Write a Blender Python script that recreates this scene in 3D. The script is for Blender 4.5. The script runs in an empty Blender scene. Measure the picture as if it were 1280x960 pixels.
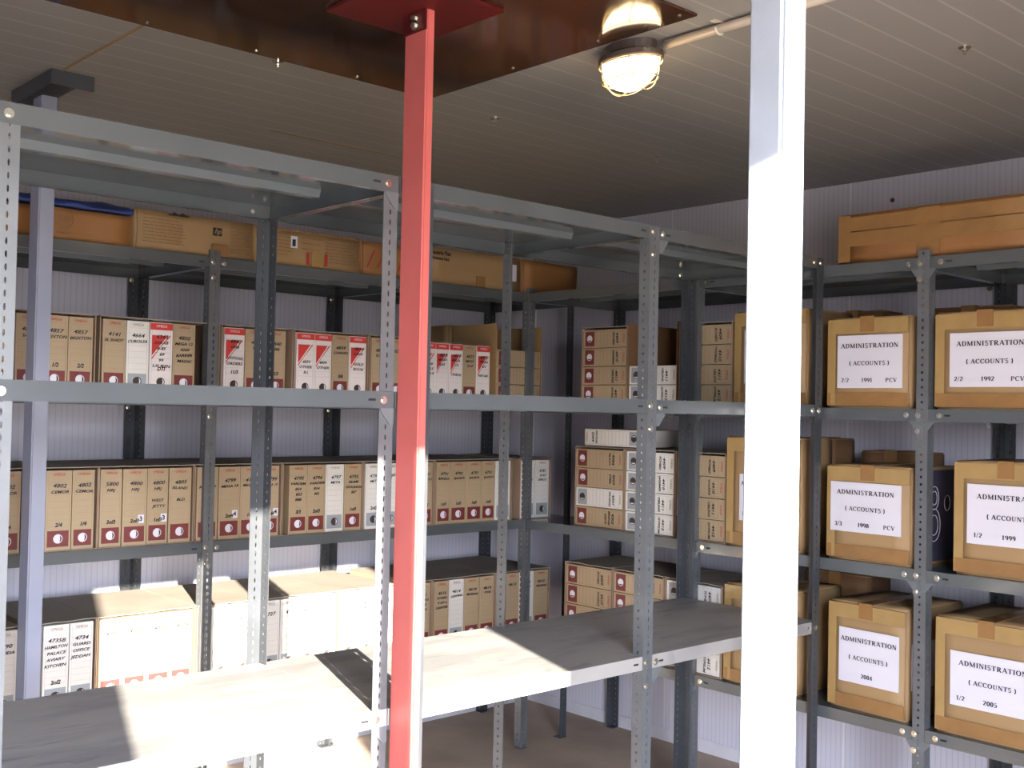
import bpy, bmesh, math, random
from mathutils import Matrix, Vector, noise
random.seed(7)
S = bpy.context.scene
COL = S.collection
R = math.radians

# ------------------------------------------------------------------ camera
def make_camera():
    cd = bpy.data.cameras.new('camera'); cam = bpy.data.objects.new('camera', cd); COL.objects.link(cam)
    cd.sensor_width = 36.0; cd.lens = 1396.2249 / 1280 * 36; cd.clip_start = 0.05
    yw, pt, rl = R(42.3527), R(1.2754), R(1.1592)
    fwd = Vector((math.sin(yw)*math.cos(pt), math.cos(yw)*math.cos(pt), math.sin(pt)))
    rt = Vector((math.cos(yw), -math.sin(yw), 0)); up = rt.cross(fwd)
    r2 = rt*math.cos(rl) + up*math.sin(rl); u2 = -rt*math.sin(rl) + up*math.cos(rl)
    m = Matrix.Identity(4)
    for i in range(3):
        m[i][0] = r2[i]; m[i][1] = u2[i]; m[i][2] = -fwd[i]
    m.translation = Vector((-4.0183, -4.2407, 1.5))
    cam.matrix_world = m
    S.camera = cam
make_camera()

# ------------------------------------------------------------------ world, sun, exposure
S.view_settings.view_transform = 'Standard'; S.view_settings.look = 'None'
S.view_settings.exposure = 0.72; S.view_settings.gamma = 1.0
S.view_settings.use_curve_mapping = False
SKY = 28.0; SUN = 27.0
w = bpy.data.worlds.new('sky'); S.world = w; w.use_nodes = True
nt = w.node_tree; nt.nodes.clear()
out = nt.nodes.new('ShaderNodeOutputWorld'); bg = nt.nodes.new('ShaderNodeBackground')
tc = nt.nodes.new('ShaderNodeTexCoord'); sx = nt.nodes.new('ShaderNodeSeparateXYZ'); cr = nt.nodes.new('ShaderNodeValToRGB')
mr = nt.nodes.new('ShaderNodeMapRange'); mr.inputs[1].default_value = -0.2; mr.inputs[2].default_value = 0.6
nt.links.new(tc.outputs['Generated'], sx.inputs[0]); nt.links.new(sx.outputs['Z'], mr.inputs[0]); nt.links.new(mr.outputs[0], cr.inputs[0])
cr.color_ramp.elements[0].position = 0.22; cr.color_ramp.elements[0].color = (0.20, 0.17, 0.14, 1)
cr.color_ramp.elements[1].position = 0.30; cr.color_ramp.elements[1].color = (0.86, 0.90, 1.0, 1)
e = cr.color_ramp.elements.new(1.0); e.color = (0.55, 0.68, 1.0, 1)
nt.links.new(cr.outputs[0], bg.inputs[0]); bg.inputs[1].default_value = SKY; nt.links.new(bg.outputs[0], out.inputs[0])

sd = bpy.data.lights.new('sun', 'SUN'); sun = bpy.data.objects.new('sun', sd); COL.objects.link(sun)
sd.energy = SUN; sd.color = (1.0, 0.92, 0.80); sd.angle = R(0.55)
az = R(20.0); tan_el = 0.29*math.cos(az)
sdir = Vector((math.sin(az), math.cos(az), -tan_el)).normalized()
sun.rotation_euler = sdir.to_track_quat('-Z', 'Y').to_euler()
sun.location = (-5, -8, 4)
# door opening sampled as a portal (gives no light of its own)
DX0, DX1, DZ, YF = -3.965, -2.738, 2.095, -4.6
pd = bpy.data.lights.new('sky_portal', 'AREA'); pl = bpy.data.objects.new('sky_portal', pd); COL.objects.link(pl)
pd.shape = 'RECTANGLE'; pd.size = DX1-DX0; pd.size_y = DZ; pl.location = ((DX0+DX1)/2, YF-0.01, DZ/2)
pl.rotation_euler = (R(90), 0, 0); pd.cycles.is_portal = True

# ------------------------------------------------------------------ materials
def srgb(r, g, b):
    f = lambda c: (c/255/12.92) if c/255 <= 0.04045 else ((c/255+0.055)/1.055)**2.4
    return (f(r), f(g), f(b), 1)
def mat(name, col, rough=0.6, metal=0.0, var=0.0, scale=8.0, bump=0.0, bscale=60.0, col2=None, spec=0.5, emit=None, estr=0, stretch=None, lo=0.35, hi=0.65, detail=4):
    m = bpy.data.materials.new(name); m.use_nodes = True; n = m.node_tree; b = n.nodes['Principled BSDF']
    b.inputs['Base Color'].default_value = col; b.inputs['Roughness'].default_value = rough; b.inputs['Metallic'].default_value = metal
    b.inputs['Specular IOR Level'].default_value = spec
    if emit: b.inputs['Emission Color'].default_value = emit; b.inputs['Emission Strength'].default_value = estr
    t = n.nodes.new('ShaderNodeTexCoord'); mp = n.nodes.new('ShaderNodeMapping')
    n.links.new(t.outputs['Object'], mp.inputs[0])
    if stretch: mp.inputs['Scale'].default_value = stretch
    if var or col2:
        nz = n.nodes.new('ShaderNodeTexNoise'); nz.inputs['Scale'].default_value = scale; nz.inputs['Detail'].default_value = detail
        n.links.new(mp.outputs[0], nz.inputs[0])
        rp = n.nodes.new('ShaderNodeValToRGB'); rp.color_ramp.elements[0].position = lo; rp.color_ramp.elements[1].position = hi
        c2 = col2 or tuple(min(1, c*(1-var)) for c in col[:3]) + (1,)
        rp.color_ramp.elements[0].color = c2; rp.color_ramp.elements[1].color = col
        n.links.new(nz.outputs[0], rp.inputs[0]); n.links.new(rp.outputs[0], b.inputs['Base Color'])
    if bump:
        n2 = n.nodes.new('ShaderNodeTexNoise'); n2.inputs['Scale'].default_value = bscale
        n.links.new(mp.outputs[0], n2.inputs[0])
        bp = n.nodes.new('ShaderNodeBump'); bp.inputs['Strength'].default_value = bump; bp.inputs['Distance'].default_value = 0.002
        n.links.new(n2.outputs[0], bp.inputs['Height']); n.links.new(bp.outputs[0], b.inputs['Normal'])
    return m
def panel_mat(name, col, line, axis, pitch, width, rough, seam=None, bumpd=0.0015, pitch2=None):
    """coated sandwich panel with thin pressed grooves running square to `axis`"""
    m = mat(name, col, rough, var=0.06, scale=1.3, spec=0.4); n = m.node_tree; b = n.nodes['Principled BSDF']
    t = n.nodes.new('ShaderNodeTexCoord'); s = n.nodes.new('ShaderNodeSeparateXYZ'); n.links.new(t.outputs['Object'], s.inputs[0])
    def stripes(p, wd):
        d = n.nodes.new('ShaderNodeMath'); d.operation = 'DIVIDE'; d.inputs[1].default_value = p; n.links.new(s.outputs[axis], d.inputs[0])
        f = n.nodes.new('ShaderNodeMath'); f.operation = 'FRACT'; n.links.new(d.outputs[0], f.inputs[0])
        l = n.nodes.new('ShaderNodeMath'); l.operation = 'LESS_THAN'; l.inputs[1].default_value = wd/p; n.links.new(f.outputs[0], l.inputs[0])
        return l
    l = stripes(pitch, width)
    src = b.inputs['Base Color'].links[0].from_socket
    mx = n.nodes.new('ShaderNodeMix'); mx.data_type = 'RGBA'; mx.inputs[7].default_value = line
    n.links.new(src, mx.inputs[6]); n.links.new(l.outputs[0], mx.inputs[0]); last = mx.outputs[2]
    if pitch2:
        l2 = stripes(pitch2, 0.006); m2 = n.nodes.new('ShaderNodeMix'); m2.data_type = 'RGBA'; m2.inputs[7].default_value = seam
        n.links.new(last, m2.inputs[6]); n.links.new(l2.outputs[0], m2.inputs[0]); last = m2.outputs[2]
    n.links.new(last, b.inputs['Base Color'])
    bp = n.nodes.new('ShaderNodeBump'); bp.inputs['Strength'].default_value = 0.5; bp.inputs['Distance'].default_value = bumpd
    bp.invert = True; n.links.new(l.outputs[0], bp.inputs['Height']); n.links.new(bp.outputs[0], b.inputs['Normal'])
    return m
M = {}
M['wall_x'] = panel_mat('white_ribbed_wall_x', srgb(206,204,214), srgb(188,188,202), 'X', 0.022, 0.004, 0.4, srgb(225,222,225), 0.0004, 0.92)
M['wall_y'] = panel_mat('white_ribbed_wall_y', srgb(206,204,214), srgb(188,188,202), 'Y', 0.022, 0.004, 0.4, srgb(225,222,225), 0.0004, 0.92)
M['ceiling'] = panel_mat('ceiling_panel', srgb(140,136,128), srgb(162,158,149), 'Y', 0.098, 0.006, 0.38)
M['floor'] = mat('dusty_floor', srgb(186,166,146), 0.8, var=0.25, scale=2.5, bump=0.3, bscale=40)
M['ground'] = mat('sandy_ground', srgb(190,170,140), 0.9, var=0.2, scale=2)
M['trim'] = mat('white_trim', srgb(205,203,208), 0.5, var=0.1)
M['steel'] = mat('grey_blue_paint', srgb(106,112,114), 0.25, 0.1, var=0.10, scale=5, bump=0.05)
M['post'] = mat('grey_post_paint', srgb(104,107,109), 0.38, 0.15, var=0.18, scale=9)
M['darkpost'] = mat('grey_post_dark_copy', srgb(72,75,79), 0.38, 0.15, var=0.18, scale=9)  # darker copy of the post grey; includes shadow tone for one front upright
M['shelf'] = mat('grey_shelf_paint', srgb(86,91,93), 0.12, 0.0, var=0.12, scale=4, spec=0.8)
def deck_mat():
    m = mat('dusty_deck_paint', srgb(160,157,152), 0.5, 0.0, col2=srgb(138,137,136), scale=3.2, stretch=(1,3.2,1), lo=0.36, hi=0.56, detail=8)
    n = m.node_tree; b = n.nodes['Principled BSDF']
    t = n.nodes.new('ShaderNodeTexCoord'); mp = n.nodes.new('ShaderNodeMapping'); mp.inputs['Scale'].default_value = (2.2, 9, 1); mp.inputs['Rotation'].default_value = (0,0,0.5)
    nz = n.nodes.new('ShaderNodeTexNoise'); nz.inputs['Scale'].default_value = 2.0; nz.inputs['Detail'].default_value = 6; nz.inputs['Distortion'].default_value = 1.2
    n.links.new(t.outputs['Object'], mp.inputs[0]); n.links.new(mp.outputs[0], nz.inputs[0])
    rp = n.nodes.new('ShaderNodeValToRGB'); rp.color_ramp.elements[0].position = 0.60; rp.color_ramp.elements[0].color = (0,0,0,1)
    rp.color_ramp.elements[1].position = 0.70; rp.color_ramp.elements[1].color = (.45,.45,.45,1); n.links.new(nz.outputs[0], rp.inputs[0])
    mx = n.nodes.new('ShaderNodeMix'); mx.data_type = 'RGBA'; mx.inputs[7].default_value = srgb(96,96,98)
    src = b.inputs['Base Color'].links[0].from_socket
    n.links.new(src, mx.inputs[6]); n.links.new(rp.outputs[0], mx.inputs[0]); n.links.new(mx.outputs[2], b.inputs['Base Color'])
    return m
M['deck'] = deck_mat()
M['bolt'] = mat('zinc_bolt', srgb(215,212,200), 0.2, 0.95)
M['slot'] = mat('black_slot', srgb(22,22,26), 0.8)
M['red'] = mat('red_oxide_paint', srgb(198,98,92), 0.5, var=0.12, scale=5)
M['darkred'] = mat('dark_red_primer', srgb(84,14,12), 0.45, var=0.2, scale=12)
M['whitepole'] = mat('pale_grey_paint', srgb(150,156,164), 0.45, var=0.06, scale=20, bump=0.15, bscale=150)
M['greypole'] = mat('blue_grey_paint', srgb(140,144,160), 0.45, var=0.06, scale=8)
M['sheet'] = mat('brown_film_faced_board', srgb(74,44,30), 0.10, 0.0, col2=srgb(44,32,24), scale=1.8, spec=0.7, lo=0.4, hi=0.62)
M['kraft'] = mat('kraft_carton', srgb(160,130,90), 0.62, var=0.12, scale=3, bump=0.15, bscale=30)
M['kraft_dark'] = mat('brown_carton', srgb(132,98,66), 0.65, var=0.15, scale=3, bump=0.15, bscale=30)
M['kraft_orange'] = mat('orange_brown_carton', srgb(150,104,58), 0.6, var=0.15, scale=4)
M['dusty'] = mat('dusty_flap_board', srgb(150,139,126), 0.75, var=0.15, scale=5)
M['shell'] = mat('carton_side_board', srgb(158,134,112), 0.7, var=0.15, scale=5)
M['tape'] = mat('brown_parcel_tape', srgb(148,110,66), 0.25, var=0.15, scale=14, bump=0.5, bscale=35)
M['tape2'] = mat('amber_parcel_tape', srgb(166,136,86), 0.22, var=0.12, scale=14, bump=0.5, bscale=35)
M['paper'] = mat('white_paper', srgb(212,210,218), 0.6, var=0.03)
M['ink'] = mat('black_ink', srgb(26,24,30), 0.6)
M['fadeink'] = mat('faded_brown_print', srgb(132,98,62), 0.7)
M['redink'] = mat('red_print', srgb(170,48,40), 0.6)
M['fileb'] = mat('brown_file_board', srgb(168,148,118), 0.6, var=0.10, scale=6)
M['filew'] = mat('white_file_board', srgb(214,211,204), 0.55, var=0.06, scale=6)
M['filer'] = mat('white_and_red_file_board', srgb(222,214,210), 0.55, var=0.05, scale=6)
M['marb'] = mat('file_side_board', srgb(140,120,104), 0.7, var=0.2, scale=20)
M['maroon'] = mat('maroon_label', srgb(112,46,44), 0.55, var=0.1)
M['greylab'] = mat('grey_label', srgb(150,156,160), 0.55, var=0.1)
M['redlab'] = mat('red_label', srgb(200,58,52), 0.5, var=0.08)
M['rule'] = mat('brown_rule_line', srgb(150,124,96), 0.7)
M['rulew'] = mat('grey_rule_line', srgb(178,174,170), 0.7)
M['hole'] = mat('dark_hole', srgb(60,48,46), 0.8)
M['blue'] = mat('blue_plastic_sheet', srgb(38,62,128), 0.3, var=0.3, scale=14, bump=0.8, bscale=30)
M['darkprint'] = mat('dark_blue_carton_print', srgb(62,58,78), 0.5, var=0.25, scale=10)
M['castgrey'] = mat('cast_grey_metal', srgb(96,84,78), 0.4, 0.5)
M['wire'] = mat('bare_wire', srgb(200,180,140), 0.3, 0.8)
M['conduit'] = mat('cream_conduit', srgb(190,178,160), 0.45)
M['glow'] = mat('lit_lamp_glass', srgb(255,240,210), 0.3, emit=(1.0, 0.74, 0.42, 1), estr=12)
M['sealant'] = mat('ochre_sealant', srgb(140,108,62), 0.7)

# ------------------------------------------------------------------ helpers
def link(o, parent=None):
    COL.objects.link(o)
    if parent is not None: o.parent = parent
    return o
def tag(o, label=None, cat=None, group=None, kind=None):
    if label: o['label'] = label
    if cat: o['category'] = cat
    if group: o['group'] = group
    if kind: o['kind'] = kind
    return o
def empty(name, loc, label, cat, group=None, rot=None):
    o = bpy.data.objects.new(name, None); o.location = loc; o.empty_display_size = 0.05
    if rot is not None: o.rotation_euler = rot
    link(o); return tag(o, label, cat, group)
class MB:
    def __init__(s): s.bm = bmesh.new()
    def box(s, x0, x1, y0, y1, z0, z1):
        v = [s.bm.verts.new(p) for p in ((x0,y0,z0),(x1,y0,z0),(x1,y1,z0),(x0,y1,z0),(x0,y0,z1),(x1,y0,z1),(x1,y1,z1),(x0,y1,z1))]
        for f in ((0,3,2,1),(4,5,6,7),(0,1,5,4),(1,2,6,5),(2,3,7,6),(3,0,4,7)): s.bm.faces.new([v[i] for i in f])
        return s
    def prism(s, pts, axis, a, b):
        """polygon pts in the two other axes, extruded along axis from a to b"""
        def P(p, t):
            return {'x': (t, p[0], p[1]), 'y': (p[0], t, p[1]), 'z': (p[0], p[1], t)}[axis]
        A = [s.bm.verts.new(P(p, a)) for p in pts]; B = [s.bm.verts.new(P(p, b)) for p in pts]
        s.bm.faces.new(A); s.bm.faces.new(B[::-1]); n = len(pts)
        for i in range(n): s.bm.faces.new((A[i], B[i], B[(i+1) % n], A[(i+1) % n]))
        return s
    def tube(s, pts, r, n=8, closed=False):
        pts = [Vector(p) for p in pts]; rings = []; m = len(pts)
        for i, p in enumerate(pts):
            if closed: d = (pts[(i+1) % m]-pts[i-1]).normalized()
            else: d = (pts[min(i+1, m-1)]-pts[max(i-1, 0)]).normalized()
            a = d.orthogonal().normalized() if not rings else (s._a - d*s._a.dot(d)).normalized()
            s._a = a; b = d.cross(a)
            rings.append([s.bm.verts.new(p + (a*math.cos(t)+b*math.sin(t))*r) for t in [2*math.pi*k/n for k in range(n)]])
        for i in range(m if closed else m-1):
            A, B = rings[i], rings[(i+1) % m]
            for k in range(n): s.bm.faces.new((A[k], A[(k+1) % n], B[(k+1) % n], B[k]))
        if not closed: s.bm.faces.new(rings[0][::-1]); s.bm.faces.new(rings[-1])
        return s
    def cyl(s, c, r, h, axis='y', n=16):
        c = Vector(c); d = {'x': Vector((1,0,0)), 'y': Vector((0,1,0)), 'z': Vector((0,0,1))}[axis]
        return s.tube([c, c+d*h], r, n)
    def bevel(s, w, seg=2):
        bmesh.ops.bevel(s.bm, geom=list(s.bm.edges), offset=w, segments=seg, profile=0.6, affect='EDGES'); return s
    def mesh(s, name, mats, smooth=False):
        bmesh.ops.recalc_face_normals(s.bm, faces=list(s.bm.faces))
        me = bpy.data.meshes.new(name); s.bm.to_mesh(me); s.bm.free()
        for m_ in (mats if isinstance(mats, (list, tuple)) else [mats]): me.materials.append(m_)
        if smooth:
            for p in me.polygons: p.use_smooth = True
        return me
    def build(s, name, m_, parent=None, smooth=False):
        return link(bpy.data.objects.new(name, s.mesh(name, m_, smooth)), parent)
def obj(name, me, parent=None, loc=(0,0,0), rot=(0,0,0)):
    o = bpy.data.objects.new(name, me); o.location = loc; o.rotation_euler = rot
    return link(o, parent)
def struct(o, label):
    o['kind'] = 'structure'; o['label'] = label; return o
def text(name, body, size, m_, parent, loc, rot=(R(90),0,0), bold=0.0, shear=0.0, sx=1.0, align='CENTER', line=1.0):
    c = bpy.data.curves.new(name, 'FONT'); c.body = body; c.size = size; c.align_x = align; c.align_y = 'CENTER'
    c.extrude = 0.0003; c.offset = bold; c.shear = shear; c.space_line = line; c.resolution_u = 2
    c.materials.append(m_)
    tmp = bpy.data.objects.new(name, c); me = bpy.data.meshes.new_from_object(tmp)
    bpy.data.objects.remove(tmp); bpy.data.curves.remove(c); me.name = name
    o = bpy.data.objects.new(name, me); o.location = loc; o.rotation_euler = rot; o.scale = (sx, 1, 1)
    return link(o, parent)

# ------------------------------------------------------------------ room shell
ZC = 2.437
XL = -5.2
struct(MB().box(XL-.08, .08, YF-.06, .08, -.06, 0).build('floor', M['floor']), 'dusty brown floor under the racks')
struct(MB().box(XL-.08, .08, YF-.06, .08, ZC, ZC+.08).build('ceiling', M['ceiling']), 'panelled ceiling with thin pale lines')
struct(MB().box(XL, 0, 0, .08, 0, ZC).build('wall_back', M['wall_x']), 'white finely ribbed wall behind the long file rows')
struct(MB().box(0, .08, YF, .08, 0, ZC).build('wall_right', M['wall_y']), 'white finely ribbed wall behind the right rack')
struct(MB().box(XL-.08, XL, YF, .08, 0, ZC).build('wall_left', M['wall_y']), 'white panel wall to the left')
struct(MB().box(XL, DX0, YF, YF+.06, 0, ZC).box(DX1, 0, YF, YF+.06, 0, ZC).box(DX0, DX1, YF, YF+.06, DZ, ZC).build('wall_front', M['wall_x']), 'wall with the open doorway the daylight comes through')
def cove(pts_fn): pass
struct(MB().prism([(-.022,0),(0,0),(0,.05),(-.006,.05)], 'y', YF+.06, 0).build('baseboard_right', M['trim']), 'white base strip along the right wall')
struct(MB().prism([(-.022,0),(0,0),(0,.05),(-.006,.05)], 'x', XL, 0).build('baseboard_back', M['trim']), 'white base strip along the back wall')
struct(MB().box(-.012, 0, -.012, 0, .05, ZC).build('trim_1', M['trim']), 'pale corner strip where the two walls meet')
struct(MB().box(-14, 6, -16, YF-.06, -.08, -.02).build('ground', M['ground']), 'sandy ground outside the doorway')
# ochre sealant on two ceiling joints
struct(MB().box(-2.853, -2.846, -1.57, -.02, ZC-.002, ZC).build('trim_2', M['sealant']), 'ochre sealant line across the ceiling at the left')
struct(MB().box(-2.08, -1.45, -.862, -.857, ZC-.002, ZC).build('trim_3', M['sealant']), 'pale ochre sealant line on the ceiling above the back rack')

# brown board on the ceiling
t = empty('ceiling_board', (-2.9585, -2.092, ZC), 'dark brown glossy board screwed flat to the ceiling around the red column', 'board')
MB().box(-1.0015, 1.0015, -.508, .508, -.007, -.0005).bevel(.0012, 1).build('panel', M['sheet'], t)
for sx_, sy_ in [(.97,.48),(.72,.48),(.4,.48),(.1,.48),(-.25,.48),(-.6,.48),(.97,.1),(.97,-.22),(.97,-.48)]:
    MB().cyl((sx_, sy_, -.0095), .005, .004, 'z', 10).build('screw', M['bolt'], t)

# ------------------------------------------------------------------ columns
def column(name, x0, x1, y0, y1, z1, m_, label, cat='column', ey=.035):
    t = empty(name, ((x0+x1)/2, (y0+y1)/2, 0), label, cat)
    hx, hy = (x1-x0)/2, (y1-y0)/2
    b = MB().box(-hx, hx, -hy, hy, .008, z1); bmesh.ops.bevel(b.bm, geom=[e for e in b.bm.edges if abs(e.verts[0].co.z-e.verts[1].co.z) > .5], offset=.004, segments=3, affect='EDGES')
    b.build('shaft', m_, t)
    MB().box(-hx-.035, hx+.035, -hy-.035, hy+ey, 0, .008).bevel(.001, 1).build('base_plate', m_, t)
    return t, hx, hy
t, hx, hy = column('steel_column', -2.981, -2.933, -3.534, -3.488, ZC-.008, M['whitepole'], 'pale grey square steel column standing nearest, glaring white in the sun')
MB().box(-hx-.03, hx+.03, -hy-.03, hy+.03, ZC-.008, ZC-.0005).build('head_plate', M['whitepole'], t)
t, hx, hy = column('steel_column', -2.452, -2.428, -2.207, -2.121, 2.42, M['red'], 'red painted flat steel column between the two front racks', ey=0)
hp = MB().box(-.165, .13, -.15, .145, 2.420, 2.4295).bevel(.001, 1).build('head_plate', M['darkred'], t); hp['label'] = 'dark red square head plate'
tb = MB().box(-hx-.005, -hx-.0005, -hy, hy, 2.372, 2.42).build('bolting_tab', M['darkred'], t); tb['label'] = 'dark red bolted tab'
for z in (2.405, 2.388):
    b = MB().cyl((-hx-.014, -.004, z), .0075, .009, 'x', 6); b.cyl((-hx-.007, -.004, z), .012, .002, 'x', 18).build('bolt', M['bolt'], tb)
t, hx, hy = column('steel_column', -2.857, -2.812, -.9, -.825, 2.392, M['greypole'], 'blue-grey steel column behind the left front rack')
b = MB()   # open downward channel on the ceiling
X0, X1, Y0, Y1, Z0 = -.045, .078, -.17, .16, 2.394
b.box(X0, X1, Y0, Y1, ZC-.005, ZC-.0005).box(X0, X1, Y0, Y0+.004, Z0, ZC-.005).box(X0, X0+.004, Y0+.004, Y1, Z0, ZC-.005).box(X0+.004, X1, Y1-.004, Y1, Z0, ZC-.005)
b.build('head_channel', M['darkpost'], t)

# ------------------------------------------------------------------ slotted angle uprights
PW = .040; TH = .002
def flange(b, horiz, pitch, holes, z1, flip):
    """one perforated leg of the angle from the corner at 0 to PW along x (horiz='x') or y"""
    n = int(z1/pitch)
    def P(u, t, z): return (u, t, z) if horiz == 'x' else (t, u, z)
    for i in range(n):
        z0 = i*pitch; zc = z0+pitch/2; za = z0+pitch
        hw, hh = (holes[0]/2, holes[1]/2)
        k = 8
        inner = [(PW*.52+hw*math.cos(a)*1.0, zc+hh*math.sin(a)) for a in [2*math.pi*(j+.5)/k for j in range(k)]]
        outer = []
        cx, c2 = PW, pitch
        for j in range(k):
            a = 2*math.pi*(j+.5)/k; c, s = math.cos(a), math.sin(a)
            q = 1/max(abs(c), abs(s)); u = .5+.5*c*q; v = .5+.5*s*q
            # snap to the four corners so that the cells tile
            outer.append((u*PW, z0+v*pitch))
        # octagon between corners: use the corners for the diagonal pairs
        cor = [(PW, za), (0, za), (0, z0), (PW, z0)]
        vi = [[b.bm.verts.new(P(u, tt, z)) for (u, z) in inner] for tt in (0, TH)]
        vc = [[b.bm.verts.new(P(u, tt, z)) for (u, z) in cor] for tt in (0, TH)]
        # inner index j at angle (j+.5)*45: j=0 (22) right, 1 (67) top, 2,3 ...
        quads = [(0, 1), (2, 3), (4, 5), (6, 7)]   # nearest corner 0..3 for each pair
        for s_ in (0, 1):
            I, Cn = vi[s_], vc[s_]
            for ci, (a_, b_) in enumerate(quads):
                b.bm.faces.new((Cn[ci], I[a_], I[b_]))
                nx = (b_+1) % 8; b.bm.faces.new((Cn[ci], I[b_], I[nx], Cn[(ci+1) % 4]))
        for j in range(8):
            b.bm.faces.new((vi[0][j], vi[0][(j+1) % 8], vi[1][(j+1) % 8], vi[1][j]))
        b.bm.faces.new((vc[0][0], vc[1][0], vc[1][3], vc[0][3])); b.bm.faces.new((vc[0][1], vc[0][2], vc[1][2], vc[1][1]))
def upright_mesh(h, m_, name):
    b = MB(); flange(b, 'x', .024, (.0045, .0135), h, 0); flange(b, 'y', .024, (.0075, .0085), h, 0)
    b.bm.verts.ensure_lookup_table()
    b.box(-.0002, .0025, -.0002, .0025, 0, int(h/.024)*.024)
    b.box(0, PW, 0, PW, 0, .003)     # foot plate
    return b.mesh(name, m_)
UP = {}
def upright(parent, x, y, dx, dy, h, m_='post'):
    """L-shaped upright; corner at x,y; legs run towards dx (along x) and dy (along y)"""
    key = (h, m_)
    if key not in UP: UP[key] = upright_mesh(h, M[m_], 'upright_post')
    o = obj('upright_post', UP[key], parent, (x, y, 0)); o.scale = (dx, dy, 1)
    return o
LIP = .0394
def shelf(parent, x0, x1, y0, y1, z, m_, stiff='x', under=True):
    """pressed steel tray: top sheet, four turned-down lips with return flanges"""
    b = MB(); t = .0012; f = .012
    b.box(x0, x1, y0, y1, z-t, z)
    b.box(x0, x1, y0, y0+t, z-LIP, z-t).box(x0, x1, y1-t, y1, z-LIP, z-t).box(x0, x0+t, y0+t, y1-t, z-LIP, z-t).box(x1-t, x1, y0+t, y1-t, z-LIP, z-t)
    b.box(x0+t, x1-t, y0+t, y0+f, z-LIP, z-LIP+t).box(x0+t, x1-t, y1-f, y1-t, z-LIP, z-LIP+t)
    b.box(x0+t, x0+f, y0+f, y1-f, z-LIP, z-LIP+t).box(x1-f, x1-t, y0+f, y1-f, z-LIP, z-LIP+t)
    o = b.build('shelf_panel', m_, parent)
    s = MB(); h = .02
    if stiff == 'x':
        yc = (y0+y1)/2; s.prism([(yc-.022, z-t), (yc-.014, z-h), (yc+.014, z-h), (yc+.022, z-t)], 'x', x0+.04, x1-.04)
    else:
        xc = (x0+x1)/2; s.prism([(xc-.022, z-t), (xc-.014, z-h), (xc+.014, z-h), (xc+.022, z-t)], 'y', y0+.04, y1-.04)
    s.build('stiffener', M['steel'], o)
    return o
BOLT = None
def bolt_mesh():
    b = MB(); b.cyl((0, 0, 0), .0062, -.005, 'y', 6); b.cyl((0, 0, 0), .0095, -.0015, 'y', 14); return b.mesh('bolt', M['bolt'])
BOLT = bolt_mesh()
def bolt(parent, x, y, z, facing='-y'):
    obj('bolt', BOLT, parent, (x, y, z), (0, 0, {'-y': 0, '-x': -R(90), '+y': R(180), '+x': R(90)}[facing]))
def slot(parent, x, y, z, facing='-y'):
    if ('slot' not in UP):
        UP['slot'] = MB().box(-.010, .010, -.0008, .0002, -.0028, .0028).bevel(.0003, 1).mesh('slot_hole', M['slot'])
    obj('slot_hole', UP['slot'], parent, (x, y, z), (0, 0, {'-y': 0, '-x': -R(90)}[facing]))
def gusset(parent, x, y, z, s, facing='-y'):
    """triangular corner plate under a lip; s = side it spreads to"""
    b = MB(); L = .038
    pts = [(0, 0), (s*L, 0), (s*L, -.006), (s*.012, -L), (0, -L)]
    b.prism(pts, 'y', -.0022, 0)
    o = b.build('gusset_plate', M['steel'], parent); o.location = (x, y, z)
    if facing == '-x': o.rotation_euler = (0, 0, -R(90))
    return o

HR = 2.04
L1, L2, L3, L4 = .5062, 1.0109, 1.5262, 2.0168
# ---- front racks
yF, yR = -2.1165, -1.5248
ZT, ZM, ZD = 2.0423, 1.5351, .7948
FH = 2.052
t = empty('shelving_rack', (-2.9, -1.82, 0), 'grey slotted-angle front rack left of the red column, two bare shelves over a dusty deck', 'shelving rack')
def world_child(tt):
    tt.location = (0, 0, 0)
world_child(t)
xa, xb = -3.356, -2.456
for z, m_ in ((ZT, 'shelf'), (ZM, 'shelf'), (ZD, 'deck')):
    shelf(t, xa, xb, yF, yR-.003, z, M[m_])
    for x in (xa+.018, xb-.030):
        bolt(t, x, yF, z-.021)
    slot(t, xb-.062, yF-.0002, z-.020)
    gusset(t, xb-.001, yF+.0005, z-LIP, -1)
    bolt(t, xb-.020, yR-.0005, z-.021); bolt(t, xb-.055, yR-.0005, z-.021)
upright(t, xa, yF+.0018, 1, 1, FH-.03); upright(t, xb-.0005, yF+.0018, -1, 1, FH-.03)
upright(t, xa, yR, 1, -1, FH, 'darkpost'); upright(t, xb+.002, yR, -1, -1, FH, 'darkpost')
t = empty('shelving_rack', (0, 0, 0), 'grey slotted-angle front rack right of the red column, two empty bays with a long deck', 'shelving rack')
xb = -2.456; xc, xd, xe = -2.392, -1.552, -.640
for z, m_ in ((ZT, 'shelf'), (ZM, 'shelf'), (ZD, 'deck')):
    shelf(t, xb+.003, xd-.0005, yF, yR-.003, z, M[m_]); shelf(t, xd+.0005, xe-.002, yF, yR-.003, z, M[m_])
    bolt(t, xd+.012, yF-.0025, z-.018); bolt(t, xd+.058, yF-.0003, z-.022); slot(t, xd+.082, yF-.0002, z-.022); slot(t, xd-.028, yF-.0002, z-.020)
    bolt(t, xd+.014, yF-.0025, z-.085)
    gusset(t, xd+.040, yF-.0003, z-LIP, 1)
    bolt(t, xe-.02, yF-.0025, z-.02); bolt(t, xe-.055, yF-.0003, z-.02)
    bolt(t, xd-.012, yR-.005, z-.021); bolt(t, xd+.045, yR-.005, z-.021); bolt(t, xe-.05, yR-.005, z-.021)
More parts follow.
